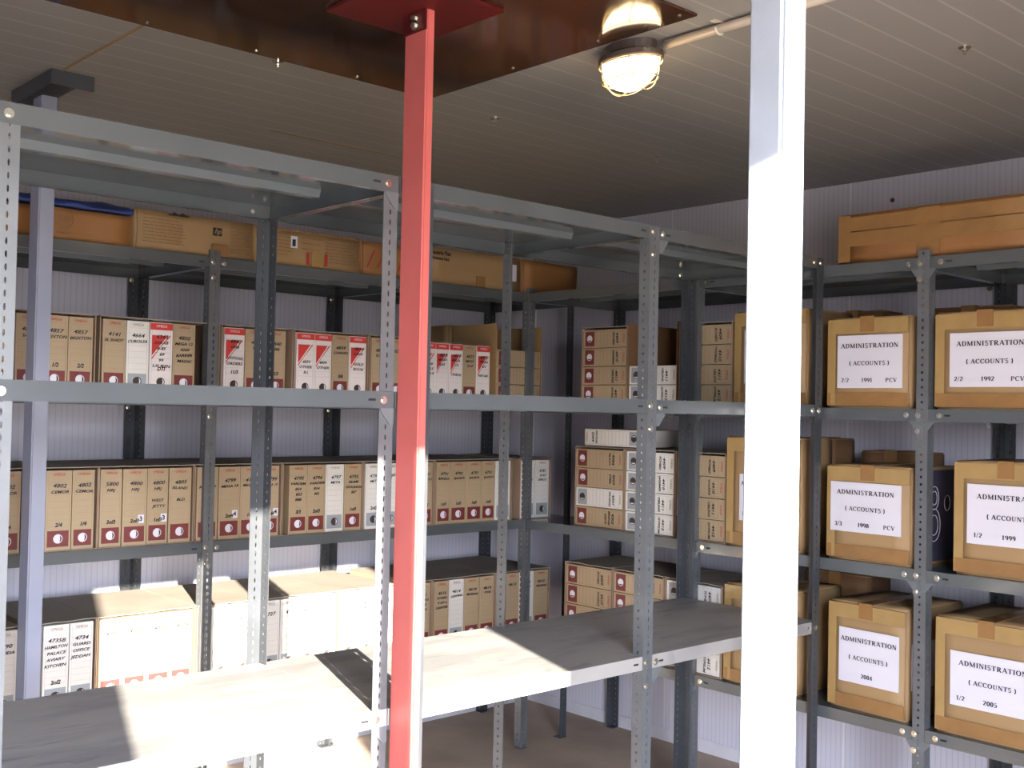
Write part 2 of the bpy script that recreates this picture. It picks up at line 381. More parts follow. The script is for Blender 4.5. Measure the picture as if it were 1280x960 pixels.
upright(t, xc, yF-.0022, 1, 1, FH-.012, 'darkpost'); upright(t, xd, yF-.0022, 1, 1, FH, 'post'); upright(t, xe, yF-.0022, -1, 1, FH, 'darkpost')  # first upright has its shadow put into the darker colour
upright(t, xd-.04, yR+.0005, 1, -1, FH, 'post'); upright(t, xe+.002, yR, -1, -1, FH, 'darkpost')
# ---- back rack along the back wall
t = empty('shelving_rack', (0, 0, 0), 'long grey slotted-angle rack against the back wall, full of box files', 'shelving rack')
AX = [-3.985, -3.075, -2.165, -1.255, -.335]
yA, yAr = -.6128, -.030
for z in (L1, L2, L3, L4):
    for i in range(4):
        shelf(t, AX[i]+.0008, AX[i+1]-.0008, yA, yAr, z, M['shelf'])
    for x in AX[1:4]:
        bolt(t, x+.012, yA-.0025, z-.02); bolt(t, x+.055, yA-.0003, z-.022); slot(t, x-.03, yA-.0002, z-.022)
        bolt(t, x+.014, yA-.0025, z-.075)
        bolt(t, x-.045, yAr-.035, z-.05)
for x in AX[:4]: upright(t, x, yA-.0022, 1, 1, HR, 'post')
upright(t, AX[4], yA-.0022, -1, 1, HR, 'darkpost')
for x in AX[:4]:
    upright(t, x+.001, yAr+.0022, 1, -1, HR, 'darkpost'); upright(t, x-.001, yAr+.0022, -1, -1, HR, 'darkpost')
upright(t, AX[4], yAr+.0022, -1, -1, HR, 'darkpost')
# ---- right rack along the right wall
t = empty('shelving_rack', (0, 0, 0), 'grey slotted-angle rack against the right wall holding the labelled cartons', 'shelving rack')
BY = [-.6195, -1.548, -2.478, -3.40]
xB, xBr = -.6236, -.030
for z in (L1, L2, L3, L4):
    for i in range(3):
        shelf(t, xB, xBr, BY[i+1]+.0008, BY[i]-.0008, z-.0005, M['shelf'], 'y')
    for y in BY[1:3]:
        bolt(t, xB-.0025, y+.015, z-.02, '-x'); bolt(t, xB-.0005, y-.055, z-.02, '-x'); bolt(t, xB-.0025, y+.055, z-.02, '-x'); bolt(t, xB-.0025, y+.016, z-.072, '-x')
        slot(t, xB-.0002, y-.082, z-.02, '-x')
        gusset(t, xB-.0005, y+.004, z-LIP, -1, '-x'); gusset(t, xB-.0005, y-.001, z-LIP, 1, '-x')
        bolt(t, xBr-.035, y+.04, z-.05, '-x')
for y in BY[1:]: upright(t, xB-.0022, y-.0185, 1, 1, HR, 'post')
upright(t, xB-.0022, BY[0]-.0005, 1, 1, HR, 'post')
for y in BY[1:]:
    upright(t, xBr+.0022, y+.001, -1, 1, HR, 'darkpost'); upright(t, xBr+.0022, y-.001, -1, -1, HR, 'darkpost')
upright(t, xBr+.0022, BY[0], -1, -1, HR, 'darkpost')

# ------------------------------------------------------------------ box files
FILE = {}
def fmesh(kind, w_, h_, d_=.27):
    key = (kind, round(w_, 3), round(h_, 3))
    if key in FILE: return FILE[key]
    hw = w_/2-.0012; m_ = M[{'b': 'fileb', 'w': 'filew', 'r': 'filer'}[kind]]
    b = MB().box(-hw, hw, 0, d_, 0, h_); b.bevel(.0022, 2)
    body = b.mesh('box_file', m_)
    lw = hw-.007
    lab = MB().box(-lw, lw, -.0006, .0004, .012, .064).mesh('label_patch', M[{'b': 'maroon', 'w': 'greylab', 'r': 'filer'}[kind]])
    ring = MB(); ring.tube([(.014*math.cos(a), -.0012, .038+.014*math.sin(a)) for a in [2*math.pi*k/16 for k in range(16)]], .0012, 5, True)
    ring.cyl((0, -.0010, .038), .0135, .0006, 'y', 18)
    ring = ring.mesh('finger_hole', M['hole'] if kind != 'b' else M['paper'])
    half = MB().prism([(.006, .0268), (.0105, .032), (.0125, .038), (.0105, .044), (.006, .0492), (.0075, .038)], 'y', -.0018, -.0008).mesh('hole_shade', M['paper'] if kind != 'b' else M['hole'])
    r = MB()
    for z in (.078, .098, .118, .138, .158, .178, .198, .218, .246):
        r.box(-lw, lw, -.0004, .0004, z, z+.0008)
    for s in (-1, 1): r.box(s*lw-.0004, s*lw+.0004, -.0004, .0004, .012, h_-.012)
    rules = r.mesh('ruled_lines', M['rule'] if kind == 'b' else M['rulew'])
    ex = []
    if kind == 'r':
        ex.append(('header_band', MB().box(-hw+.001, hw-.001, -.0007, .0004, h_-.026, h_-.003).mesh('header_band', M['redlab'])))
        tr = MB().prism([(-lw, h_-.115), (-lw, h_-.045), (lw-.012, h_-.045)], 'y', -.0008, .0004)
        tr.prism([(-lw, h_-.128), (-lw, h_-.1215), (lw, h_-.045), (lw-.006, h_-.045)], 'y', -.0008, .0004)
        ex.append(('triangle_print', tr.mesh('triangle_print', M['redlab'])))
    FILE[key] = (body, lab, ring, half, rules, ex)
    return FILE[key]
ORD = ['leftmost', 'second', 'third', 'fourth', 'fifth', 'sixth', 'seventh', 'eighth', 'ninth', 'tenth', 'eleventh', 'twelfth', 'thirteenth', 'fourteenth', 'fifteenth', 'sixteenth', 'seventeenth', 'eighteenth', 'nineteenth', 'twentieth', 'twenty-first', 'twenty-second', 'twenty-third', 'twenty-fourth', 'twenty-fifth', 'twenty-sixth', 'twenty-seventh', 'twenty-eighth', 'twenty-ninth', 'thirtieth', 'thirty-first', 'thirty-second']
CN = {'b': 'brown', 'w': 'white', 'r': 'red-and-white'}
def box_file(kind, w_, h_, loc, rot, label, group, lines=(), frac=None, sticker=None, printed=True):
    body, lab, ring, half, rules, ex = fmesh(kind, w_, h_)
    o = bpy.data.objects.new('box_file', body); o.location = loc; o.rotation_euler = rot; link(o)
    tag(o, label, 'box file', group)
    if kind != 'r': obj('label_patch', lab, o)
    rg = obj('finger_hole', ring, o); obj('hole_shade', half, rg, rot=(0, random.choice((0, R(180), R(90), 0)) if False else 0, 0))
    obj('ruled_lines', rules, o)
    for n_, m_ in ex: obj(n_, m_, o)
    lw = w_-.02
    hm = M['redink'] if kind != 'r' else M['paper']
    if printed:
        text('header_print', 'OMEGA', .0125, M['rule'] if kind == 'w' else hm, o, (0, -.0012, h_-.0135), sx=.9)
    z = h_-.050
    for i, ln in enumerate(lines):
        sz = .0175 if i == 0 else .0135
        tw = len(ln)*sz*.56; sx_ = min(1.25, lw/max(tw, .001))
        text('handwriting', ln, sz, M['ink'], o, (random.uniform(-.003, .003), -.0014, z), (R(90), random.uniform(-.05, .05), 0), bold=.0003, shear=.25, sx=sx_)
        z -= .020
    if frac: text('handwriting', frac, .018, M['ink'], o, (0, -.0014, .082), bold=.0006, shear=.25, sx=.95)
    if sticker:
        st = MB().box(-.011, .011, -.0012, 0, -.014, .014).build('number_sticker', M['paper'], o); st.location = (.022, -.0004, .088)
        text('printed_number', sticker, .022, M['ink'], st, (0, -.0018, 0), bold=.0006)
    return o
CART = {}
def open_carton(x0, x1, y0, y1, z0, z1, label, group, axis='-y', top=True, mt='shell', lid=None):
    """thin board carton open towards the viewer's side, holding a row of files"""
    t_ = .003; b = MB()
    b.box(x0, x1, y0, y1, z0, z0+t_)
    if axis == '-y':
        b.box(x0, x0+t_, y0, y1, z0+t_, z1).box(x1-t_, x1, y0, y1, z0+t_, z1).box(x0+t_, x1-t_, y1-t_, y1, z0+t_, z1)
    else:
        b.box(x0, x1, y0, y0+t_, z0+t_, z1).box(x0, x1, y1-t_, y1, z0+t_, z1).box(x1-t_, x1, y0+t_, y1-t_, z0+t_, z1)
    o = b.build('open_carton', M[mt]); tag(o, label, 'carton', group)
    if top:
        l = MB()
        # top flap, slightly warped
        n = 8
        if axis == '-y':
            P = [[(x0+(x1-x0)*i/n, yy, z1+.0015+.004*max(0, noise.noise(Vector((x0*3+i*.7, 5*yy, z0))))*(1 if yy < y0+.1 else .3)) for i in range(n+1)] for yy in (y0-.004, y0+.1, y1)]
        else:
            P = [[(xx, y0+(y1-y0)*i/n, z1+.0015+.004*max(0, noise.noise(Vector((y0*3+i*.7, 5*xx, z0))))*(1 if xx < x0+.1 else .3)) for i in range(n+1)] for xx in (x0-.004, x0+.1, x1)]
        for r_ in range(2):
            for i in range(n):
                q = [P[r_][i], P[r_][i+1], P[r_+1][i+1], P[r_+1][i]]
                lo = [l.bm.verts.new(p) for p in q]; hi = [l.bm.verts.new((p[0], p[1], p[2]+.003)) for p in q]
                l.bm.faces.new(lo[::-1]); l.bm.faces.new(hi)
                for k in range(4): l.bm.faces.new((lo[k], lo[(k+1) % 4], hi[(k+1) % 4], hi[k]))
        bmesh.ops.remove_doubles(l.bm, verts=list(l.bm.verts), dist=.00005)
        l.build('top_flap', M['dusty'], o)
    return o

YA = -.600
def file_row(z, rowname, groups, h=.262, cd=.42):
    """groups: list of (files, has_carton); files: (x0, x1, kind, lines, frac, sticker)"""
    allf = sum(len(g[0]) for g in groups); i = 0; gi = 0
    for files, carton in groups:
        zb = z+(.0035 if carton else .0005)
        for (x0, x1, k, lines, frac, st) in files:
            lab = '%s box file%s, %s from left on back rack\'s %s shelf' % (CN[k], (' marked ' + lines[0]) if lines and lines[0] else '', ORD[i], rowname)
            box_file(k, x1-x0, h, ((x0+x1)/2, YA+random.uniform(0, .004), zb), (0, 0, random.uniform(-.012, .012) if False else 0), lab, 'box files on the back rack\'s %s shelf' % rowname, lines, frac, st)
            i += 1
        if carton:
            a, b_ = carton if isinstance(carton, tuple) else (files[0][0]-.006, files[-1][1]+.006)
            open_carton(a, b_, YA-.001, YA+cd, z+.0005, z+h+.009, 'open-fronted brown carton, %s from the left on the back rack\'s %s shelf' % (ORD[gi], rowname), 'open cartons on the back rack\'s %s shelf' % rowname)
            gi += 1
def F(bounds, specs):
    r_ = []
    for i, s in enumerate(specs):
        k = s[0]; r_.append((bounds[i], bounds[i+1], k, s[1] if len(s) > 1 else (), s[2] if len(s) > 2 else None, s[3] if len(s) > 3 else None))
    return r_
UPR, MID, LOW = 'upper', 'middle', 'lower'
file_row(L3, UPR, [
    (F([-2.979,-2.896,-2.813,-2.730,-2.647,-2.564], [('b',('4856','DEMARS'),'5/5'),('b',('4855','BEMARES'),'4/5'),('b',('4855','SAUDI'),'1/5'),('b',('4857','BRIXTON'),'1/2'),('b',('4857','BRIXTON'),'2/2')]), True),
    (F([-2.536,-2.453,-2.372,-2.288,-2.203], [('b',('4141','EL SHADY')),('w',('4664','CUROLSA')),('r',('4343','SARAB','8-85','89','99','LAUREN'),'DTI'),('b',('4850','MEGA 12','4260','BARKER','MADIC'),None)]), (-2.545,-2.112)),
    (F([-2.094,-2.011,-1.926,-1.842], [('r',('4840','ORB','','ADDITIONAL','ORDERS'),'11/3'),('b',('4840','ORB'),'1/2'),('b',('4840','ORB'),'2/3')]), (-2.106,-1.812)),
    (F([-1.797,-1.716,-1.638,-1.559,-1.478], [('r',('','','','4834','OTHER','B.I.')),('r',('','','','4834','OTHER')),('b',('4834','CONVIC'),'5/6'),('r',('4834','LUNA','','GOLD','BOOK'),None)]), (-1.806,-1.470)),
    (F([-1.455,-1.374,-1.293,-1.213], [('b',('4825','ELIAS')),('b',('4825',)),('b',('4825',))]), (-1.463,-1.216+.008)),
    (F([-1.200,-1.130,-1.057,-.983,-.905,-.828], [('r',('','','4828','STYLE','LOTUS')),('r',('4828','MEGA','B.43')),('r',('4828','MEGA','1/2','','LINENS')),('b',('4825','MEGA','B.43')),('r',('4825','MEGA','6/1','','PORT SAID'))]), False),
], h=.242, cd=.40)
file_row(L2, MID, [
    (F([-3.028,-2.945,-2.862,-2.779], [('b',('4802','CEMOR')),('b',('4802','CEMOR'),'3/4'),('b',('4802','CEMOR'),'4/4')]), True),
    (F([-2.705,-2.620,-2.545], [('b',('4802','CEMOR'),'2/4'),('b',('4802','CEMOR'),'1/4')]), (-2.760,-2.535)),
    (F([-2.528,-2.452,-2.365,-2.288,-2.204], [('b',('5800','NRJ'),'3of3'),('b',('4800','NRJ'),'2of3','3'),('b',('4800','NRJ','','WEST','JETTY'),'1of3','3'),('b',('4805','ISLAND','','BLD.')),]), (-2.534,-2.196)),
    (F([-2.184,-2.101,-2.015,-1.928,-1.855], [('b',('4799','MEGA 19'),'1of4'),('b',('4799','MEGA 19'),'2of4','4'),('b',('4799','MEGA 19'),'1of4','4'),('b',('4799','MEGA 19'),'4of4','4')]), (-2.193,-1.845)),
    (F([-1.814,-1.734,-1.652,-1.568,-1.486], [('b',('4795','VARDEM','B54','B22','B88'),'3/3'),('b',('4796','VARDEM','B54','M2'),'2of3'),('w',('4797','META')),('b',('4795','ISLAM','GRANADA','B/7'),'1of3')]), (-1.842,-1.482)),
    (F([-1.470,-1.388,-1.305,-1.222], [('w',('4797','META'),'2of2'),('w',('4791',)),('b',('4791',))]), (-1.478,-1.214)),
    (F([-1.205,-1.130], [('b',('4791','CARGO'),'1of1')]), (-1.211,-1.124)),
    (F([-1.112,-1.036,-.948,-.862,-.784,-.695], [('b',('4791','BANDA'),'1of1'),('b',('4791','BANDA'),'1of1'),('b',('4791','BANDA'),'1of1'),('b',('4791','BANDA'),'1of1'),('w',('4782','DEPOT'))]), (-1.119,-.688)),
    (F([-.632,-.546,-.459], [('w',('4781','GULF','DEPOT')),('w',('4781','GULF','DEPOT'))]), (-.640,-.451)),
], h=.258)
file_row(L1, LOW, [
    (F([-3.026,-2.943,-2.860,-2.778], [('w',('0790','GAUDA')),('w',('0790','GAUDA')),('w',('0790','GAUDA'))]), True),
    (F([-2.699,-2.615,-2.536], [('w',('4735B','HAMILTON','PALACE','AVIARY','KITCHEN'),'2of2'),('w',('4734','GUARD','OFFICE','JEDDAH'))]), (-2.74,-2.528)),
    (F([-2.518,-2.436,-2.352,-2.268,-2.186], [('b',('4730',)),('b',('4730',)),('b',('4730',)),('b',('4729',))]), (-2.526,-2.178)),
    (F([-2.115,-2.030,-1.940], [('w',('4728','B.I.')),('w',('4728','WARD','OTHER'))]), (-2.170,-1.932)),
    (F([-1.922,-1.838,-1.755,-1.672,-1.590], [('w',('4727',)),('w',('4727',)),('w',('4727',)),('w',('4727',))]), (-1.930,-1.582)),
    (F([-1.572,-1.488,-1.404,-1.320], [('w',('4726','B.I.')),('w',('4726','MEGA')),('w',('4726',))]), (-1.580,-1.312)),
    (F([-1.212,-1.131], [('b',('4611','LIGHTING','4618','LAMPS'))]), (-1.220,-1.124)),
    (F([-1.112,-1.030,-.948,-.862,-.780], [('b',('4616','SCHED.','4 OF 4','LIGHTER')),('w',('4614','LIGHTING')),('b',('4614','MARINA')),('b',('4614','OTIS'))]), (-1.121,-.772)),
    (F([-.715,-.628,-.540,-.452], [('b',('4613',)),('w',('4611','OTIS 2')),('b',('4610','MARINA'))]), (-.766,-.444)),
], h=.266, cd=.46)

# three files lying in a carton at the end of the upper shelf of the back rack
for i in range(3):
    # spine to the front, length along x
    o = box_file('b', .076, .262, (-.792, YA, L3+.0045+.038+i*.0765), (0, R(90), 0), 'brown box file lying flat at right end of back rack\'s upper shelf, %s one' % ['bottom', 'middle', 'top'][i], 'lying files at the end of the back rack', ('48%d' % (12+i), 'SITE'))
open_carton(-.797, -.522, YA-.001, YA+.30, L3+.0005, L3+.345, 'tall open carton at the right end of the back rack\'s upper shelf', None, top=False, mt='kraft')

# ------------------------------------------------------------------ bold serif lettering drawn stroke by stroke
def _arc(cx, cy, rx, ry, a0, a1, n=14):
    return [(cx+rx*math.cos(R(a0+(a1-a0)*i/n)), cy+ry*math.sin(R(a0+(a1-a0)*i/n))) for i in range(n+1)]
def _l(x0, y0, x1, y1): return [(x0, y0), (x1, y1)]
GL = {   # width, [(points, mode)], serif feet; mode a = broad-nib, k = thick, t = thin
 'A': (.80, [(_l(.10,0,.40,1),'t'), (_l(.40,1,.70,0),'k'), (_l(.2,.33,.6,.33),'t')], [(.10,0),(.70,0)]),
 'D': (.80, [(_l(.2,0,.2,1),'k'), (_l(.1,.97,.35,.97),'t'), (_arc(.35,.5,.33,.47,90,-90),'a'), (_l(.1,.03,.35,.03),'t')], [(.2,0),(.2,1)]),
 'M': (.98, [(_l(.15,0,.15,1),'t'), (_l(.15,1,.46,.08),'k'), (_l(.46,.08,.79,1),'t'), (_l(.79,0,.79,1),'k')], [(.15,0),(.12,1),(.79,0),(.81,1)]),
 'I': (.40, [(_l(.2,0,.2,1),'k')], [(.2,0),(.2,1)]),
 'N': (.80, [(_l(.15,0,.15,1),'t'), (_l(.15,1,.66,.02),'k'), (_l(.66,0,.66,1),'t')], [(.15,0),(.12,1),(.66,1)]),
 'S': (.60, [(_arc(.30,.74,.19,.23,30,250)+_arc(.30,.27,.21,.25,80,-150),'s')], []),
 'T': (.72, [(_l(.36,0,.36,1),'k'), (_l(.06,.97,.66,.97),'t'), (_l(.06,.97,.05,.78),'t'), (_l(.66,.97,.67,.78),'t')], [(.36,0)]),
 'R': (.78, [(_l(.2,0,.2,1),'k'), (_l(.1,.97,.36,.97),'t'), (_arc(.36,.74,.2,.23,90,-90),'a'), (_l(.2,.51,.36,.51),'t'), (_l(.36,.51,.66,0),'k')], [(.2,0),(.2,1),(.68,0)]),
 'O': (.82, [(_arc(.41,.5,.30,.48,0,360,24),'a')], []),
 'C': (.74, [(_arc(.41,.5,.30,.48,45,315,20),'a'), (_l(.64,.98,.64,.72),'t')], []),
 'U': (.80, [([(.2,1),(.2,.3)]+_arc(.41,.3,.21,.28,180,270),'a'), (_arc(.41,.3,.21,.28,270,360)+[(.62,1)],'t')], [(.2,1),(.62,1)]),
 'P': (.70, [(_l(.2,0,.2,1),'k'), (_l(.1,.97,.36,.97),'t'), (_arc(.36,.73,.21,.24,90,-90),'a'), (_l(.2,.49,.36,.49),'t')], [(.2,0),(.2,1)]),
 'V': (.76, [(_l(.12,1,.39,0),'k'), (_l(.39,0,.65,1),'t')], [(.12,1),(.65,1)]),
 '(': (.38, [(_arc(.42,.45,.26,.65,120,240),'a')], []), ')': (.38, [(_arc(-.04,.45,.26,.65,60,-60),'a')], []),
 '/': (.36, [(_l(.02,-.05,.32,1.05),'t')], []), ' ': (.32, [], []),
 '0': (.56, [(_arc(.28,.5,.18,.48,0,360,20),'a')], []),
 '1': (.50, [(_l(.27,0,.27,1),'k'), (_l(.10,.84,.27,.98),'t')], [(.27,0)]),
 '2': (.56, [(_arc(.27,.72,.18,.26,160,-30)+[(.08,.06)],'a'), (_l(.06,.06,.48,.06),'m')], []),
 '3': (.56, [(_arc(.25,.75,.17,.23,150,-80),'a'), (_arc(.25,.27,.20,.26,80,-150),'a')], []),
 '4': (.56, [(_l(.37,0,.37,1),'k'), (_l(.37,1,.05,.3),'t'), (_l(.04,.29,.52,.29),'m')], [(.37,0)]),
 '5': (.56, [(_l(.14,.95,.48,.95),'m'), (_l(.14,.97,.12,.56),'t'), (_arc(.25,.31,.20,.30,115,-140),'a')], []),
 '8': (.56, [(_arc(.28,.75,.15,.22,0,360,18),'a'), (_arc(.28,.27,.19,.26,0,360,18),'a')], []),
 '9': (.56, [(_arc(.28,.68,.18,.30,0,360,18),'a'), (_arc(.20,.55,.27,.53,20,-75),'a')], []),
}
def serif_text(name, body, size, m_, parent, loc):
    """capitals of height 0.7*size centred on loc, lying in the xz plane"""
    cap = size*.56; cw = cap*1.38; tk, tn = .19, .085; b = MB(); total = sum(GL[c][0]+.04 for c in body); x = -total/2; dy = 0
    def quad(p, q, w0, w1):
        nonlocal dy
        d = Vector((q[0]-p[0], q[1]-p[1]))
        if d.length < 1e-6: return
        d.normalize(); n_ = Vector((-d.y, d.x)); e_ = .012
        P = Vector(p)-d*e_; Q = Vector(q)+d*e_
        pts = [P+n_*w0/2, Q+n_*w1/2, Q-n_*w1/2, P-n_*w0/2]
        dy = (dy+1) % 5
        vs = [b.bm.verts.new((v.x*cw, -.00002*dy, v.y*cap-cap/2)) for v in pts]; b.bm.faces.new(vs)
    for ch in body:
        wd, strokes, feet = GL[ch]
        for pts, mode in strokes:
            def W(p, q):
                d = Vector((q[0]-p[0], q[1]-p[1])); f = abs(d.y)/max(d.length, 1e-6)
                if mode == 's': f = 1-f; return tn+.02+(tk-tn)*max(0, min(1, f*1.1))*.8
                return {'k': tk, 't': tn, 'm': .10}.get(mode, tn+(tk-tn)*f**1.3)
            ws = [W(pts[i], pts[i+1]) for i in range(len(pts)-1)]
            for i in range(len(pts)-1):
                w0 = (ws[i]+ws[i-1])/2 if i else ws[i]; w1 = (ws[i]+ws[i+1])/2 if i < len(ws)-1 else ws[i]
                quad((x+pts[i][0], pts[i][1]), (x+pts[i+1][0], pts[i+1][1]), w0, w1)
        for fx, fy in feet: quad((x+fx-.13, .025 if fy == 0 else .975), (x+fx+.13, .025 if fy == 0 else .975), .05, .05)
        x += wd+.04
    o = b.build(name, m_, parent); o.location = loc
    return o

# ------------------------------------------------------------------ closed cartons
def carton_body(w_, d_, h_, m_, seed, amp=.003, lean=0):
    bm = bmesh.new(); bmesh.ops.create_cube(bm, size=1)
    bmesh.ops.bevel(bm, geom=list(bm.edges), offset=.018, segments=2, affect='EDGES')
    bmesh.ops.subdivide_edges(bm, edges=list(bm.edges), cuts=4, use_grid_fill=True)
    for v in bm.verts:
        q = Vector((v.co.x*2.3+seed, v.co.y*2.3+seed*1.7, v.co.z*2.3)); n = noise.noise_vector(q)
        v.co = Vector((v.co.x*w_, v.co.y*d_, (v.co.z+.5)*h_))
        k = min(1, v.co.z/(.15*h_))
        v.co += Vector((n.x*amp, n.y*amp, n.z*amp*.6*k))
        if v.co.z < .0005: v.co.z = 0
        v.co.x += lean*v.co.z
    me = bpy.data.meshes.new('body'); 
    bmesh.ops.recalc_face_normals(bm, faces=list(bm.faces)); bm.to_mesh(me); bm.free(); me.materials.append(m_)
    for p in me.polygons: p.use_smooth = True
    return me
def skin_strip(name, x0, x1, z0, z1, m_, parent, y=-.0025, wob=.0012):
    """thin tape or paper lying on the front face"""
    b = MB(); n = 10
    rows = []
    for i in range(n+1):
        f = i/n; x = x0+(x1-x0)*f
        o_ = wob*noise.noise(Vector((x*30, z0*9, 3)))
        rows.append([b.bm.verts.new((x, yy+o_*.5, zz)) for (yy, zz) in ((y, z0+o_), (y, z1+o_), (y+.0022, z1+o_), (y+.0022, z0+o_))])
    for i in range(n):
        for k in range(4): b.bm.faces.new((rows[i][k], rows[i+1][k], rows[i+1][(k+1) % 4], rows[i][(k+1) % 4]))
    b.bm.faces.new(rows[0]); b.bm.faces.new(rows[-1][::-1])
    return b.build(name, m_, parent)
def carton(label, w_, d_, h_, loc, rotz, m_='kraft', tapes=(), seed=1, group=None, paper=None, amp=.003, topseam=True):
    """local frame: front faces -y, x to the right, origin at the middle of the front bottom edge"""
    t = empty('carton', loc, label, 'carton', group, (0, 0, rotz))
    o = obj('body', carton_body(w_, d_, h_, M[m_], seed, amp), t, (0, d_/2+.004, 0))
    for (x0, x1, z0, z1, mm) in tapes: skin_strip('parcel_tape', x0, x1, z0, z1, M[mm], t)
    if topseam:
        MB().box(-.026, .026, -.001, d_+.004, h_+.0005, h_+.003).box(-.026, .026, -.0035, -.001, h_-.05, h_+.003).build('parcel_tape', M['tape'], t)
    if paper:
        x0, x1, z0, z1, lines = paper
        p = skin_strip('paper_label', x0, x1, z0, z1, M['paper'], t, y=-.0048, wob=.0008)
        cx, hh = (x0+x1)/2, z1-z0
        for (txt, fz, sz, fx, al) in lines:
            serif_text('printed_text', txt, sz, M['ink'], p, (x0+(x1-x0)*fx, -.0062, z0+hh*fz))
    return t
RB = -R(90)   # cartons on the right rack face the room
def adm(l3, yr=None, one=False):
    L = [('ADMINISTRATION', .80, .0265, .5, 'CENTER'), ('( ACCOUNTS )', .47, .0245, .5, 'CENTER')]
    for (s, fx) in l3: L.append((s, .15, .024, fx, 'CENTER'))
    return L
GA = 'labelled accounts cartons on the right rack'
XB = -.606
def rc(label, y0, y1, z, h, l3, papery, seed, tilt=0, m_='kraft', d=.36, x=XB, tapes=None, group=GA, paper=True):
    w_ = abs(y0-y1); yc = (y0+y1)/2; hw = w_/2
    tp = tapes if tapes is not None else [(-hw+.004, hw-.004, h-.055, h-.006, 'tape2'), (-hw+.004, hw-.004, .008, .052, 'tape'), (-hw+.003, -hw+.034, .01, h-.01, 'tape2')]
    pp = None
    if paper:
        a, b_, c, d2 = papery; pp = (-hw+a*w_, -hw+b_*w_, c*h, d2*h, adm(l3))
    return carton(label, w_, d, h, (x, yc, z), RB+tilt, m_, tp, seed, group, pp)
# upper shelf
rc('brown taped carton with blank white label, upper right shelf just left of the white column', -1.722, -2.035, L3, .352, [('1/2', .18), ('1990', .5), ('PCV', .82)], (.16,.88,.24,.80), 3, d=.30)
rc('brown carton labelled Administration Accounts 1991 on the right rack', -2.117, -2.420, L3, .308, [('2/2', .13), ('1991', .47), ('PCV', .84)], (.14,.93,.22,.80), 4)
rc('brown carton labelled Administration Accounts 1992 on the right rack', -2.507, -2.835, L3, .309, [('2/2', .12), ('1992', .48), ('PCV', .84)], (.16,.94,.23,.78), 5)
# middle shelf
rc('tall leaning brown carton with crumpled top and 1/1 label beside the stacked files', -1.700, -2.010, L2, .405, [('1/1', .12)], (.20,.92,.24,.66), 6, tilt=R(2), d=.22)
t98 = rc('brown carton labelled Administration Accounts 1998 on the right rack', -2.122, -2.432, L2, .322, [('3/3', .12), ('1998', .48), ('PCV', .84)], (.06,.90,.30,.82), 7)
rc('brown carton labelled Administration Accounts 1999 on the right rack', -2.575, -2.905, L2, .356, [('1/2', .13), ('1999', .48)], (.14,.97,.28,.80), 8)
# lower shelf
rc('brown carton partly behind the white column on the lower right shelf, label starting with 2', -1.695, -2.005, L1, .365, [('2', .1)], (.36,.97,.38,.82), 9, d=.30)
t04 = rc('brown carton labelled Administration Accounts 2004 on the lower right shelf', -2.125, -2.420, L1, .362, [('2004', .48)], (.16,.93,.26,.76), 10, tilt=R(-3), x=-.598)
rc('brown carton labelled Administration Accounts 2005 on the lower right shelf', -2.520, -2.850, L1, .368, [('1/2', .13), ('2005', .48)], (.16,.97,.26,.72), 11)
sp = MB().box(.1555, .1585, .03, .345, .010, .312).build('side_print', M['darkprint'], t98); sp['label'] = 'dark blue printed side'
pr = MB()
for (yy, zz_, rr_) in ((.15, .22, .030), (.15, .22, .018), (.15, .13, .042), (.15, .13, .026), (.24, .20, .02), (.07, .20, .02)):
    pr.tube([(.1590, yy+rr_*math.cos(a), zz_+rr_*1.3*math.sin(a)) for a in [2*math.pi*k/16 for k in range(16)]], .0014, 4, True)
pr.build('white_figure_print', M['paper'], sp)
sl = MB().box(.1480, .1515, .035, .25, .10, .25).build('paper_label', M['paper'], t04); sl['label'] = 'blank white label on the side'
# second row of cartons behind them
GB = 'cartons standing behind the labelled ones'
BK = -.215
def back(label, y0, y1, z, h, m_='kraft_dark', seed=20, tapes=(), x=BK, d=.16, **k):
    w_ = abs(y0-y1); return carton(label, w_, d, h, (x, (y0+y1)/2, z), RB, m_, tapes, seed, GB, **k)
back('brown carton whose top shows behind the 1992 carton', -2.28, -2.58, L3, .365, seed=21)
back('brown carton whose top shows behind the 1991 carton', -1.86, -2.10, L3, .370, seed=22)
back('small brown carton standing behind the 1998 carton at its left', -1.72, -1.90, L2, .400, seed=23)
back('brown carton with taped top behind the right half of the 1998 carton', -2.02, -2.27, L2, .360, seed=24)
back('long brown carton lying behind the 2004 carton', -1.78, -2.06, L1, .395, seed=26)
# long carton on top of the right rack
t = carton('long brown carton wrapped in parcel tape on top of the right rack', .70, .28, .172, (-.605, -2.50, L4), RB, 'kraft_orange', [(-.345,.345,.112,.160,'tape'),(-.345,.345,.060,.108,'tape'),(-.345,-.30,.008,.168,'tape'),(-.06,.02,.010,.165,'tape')], 30, None, amp=.004, topseam=False)

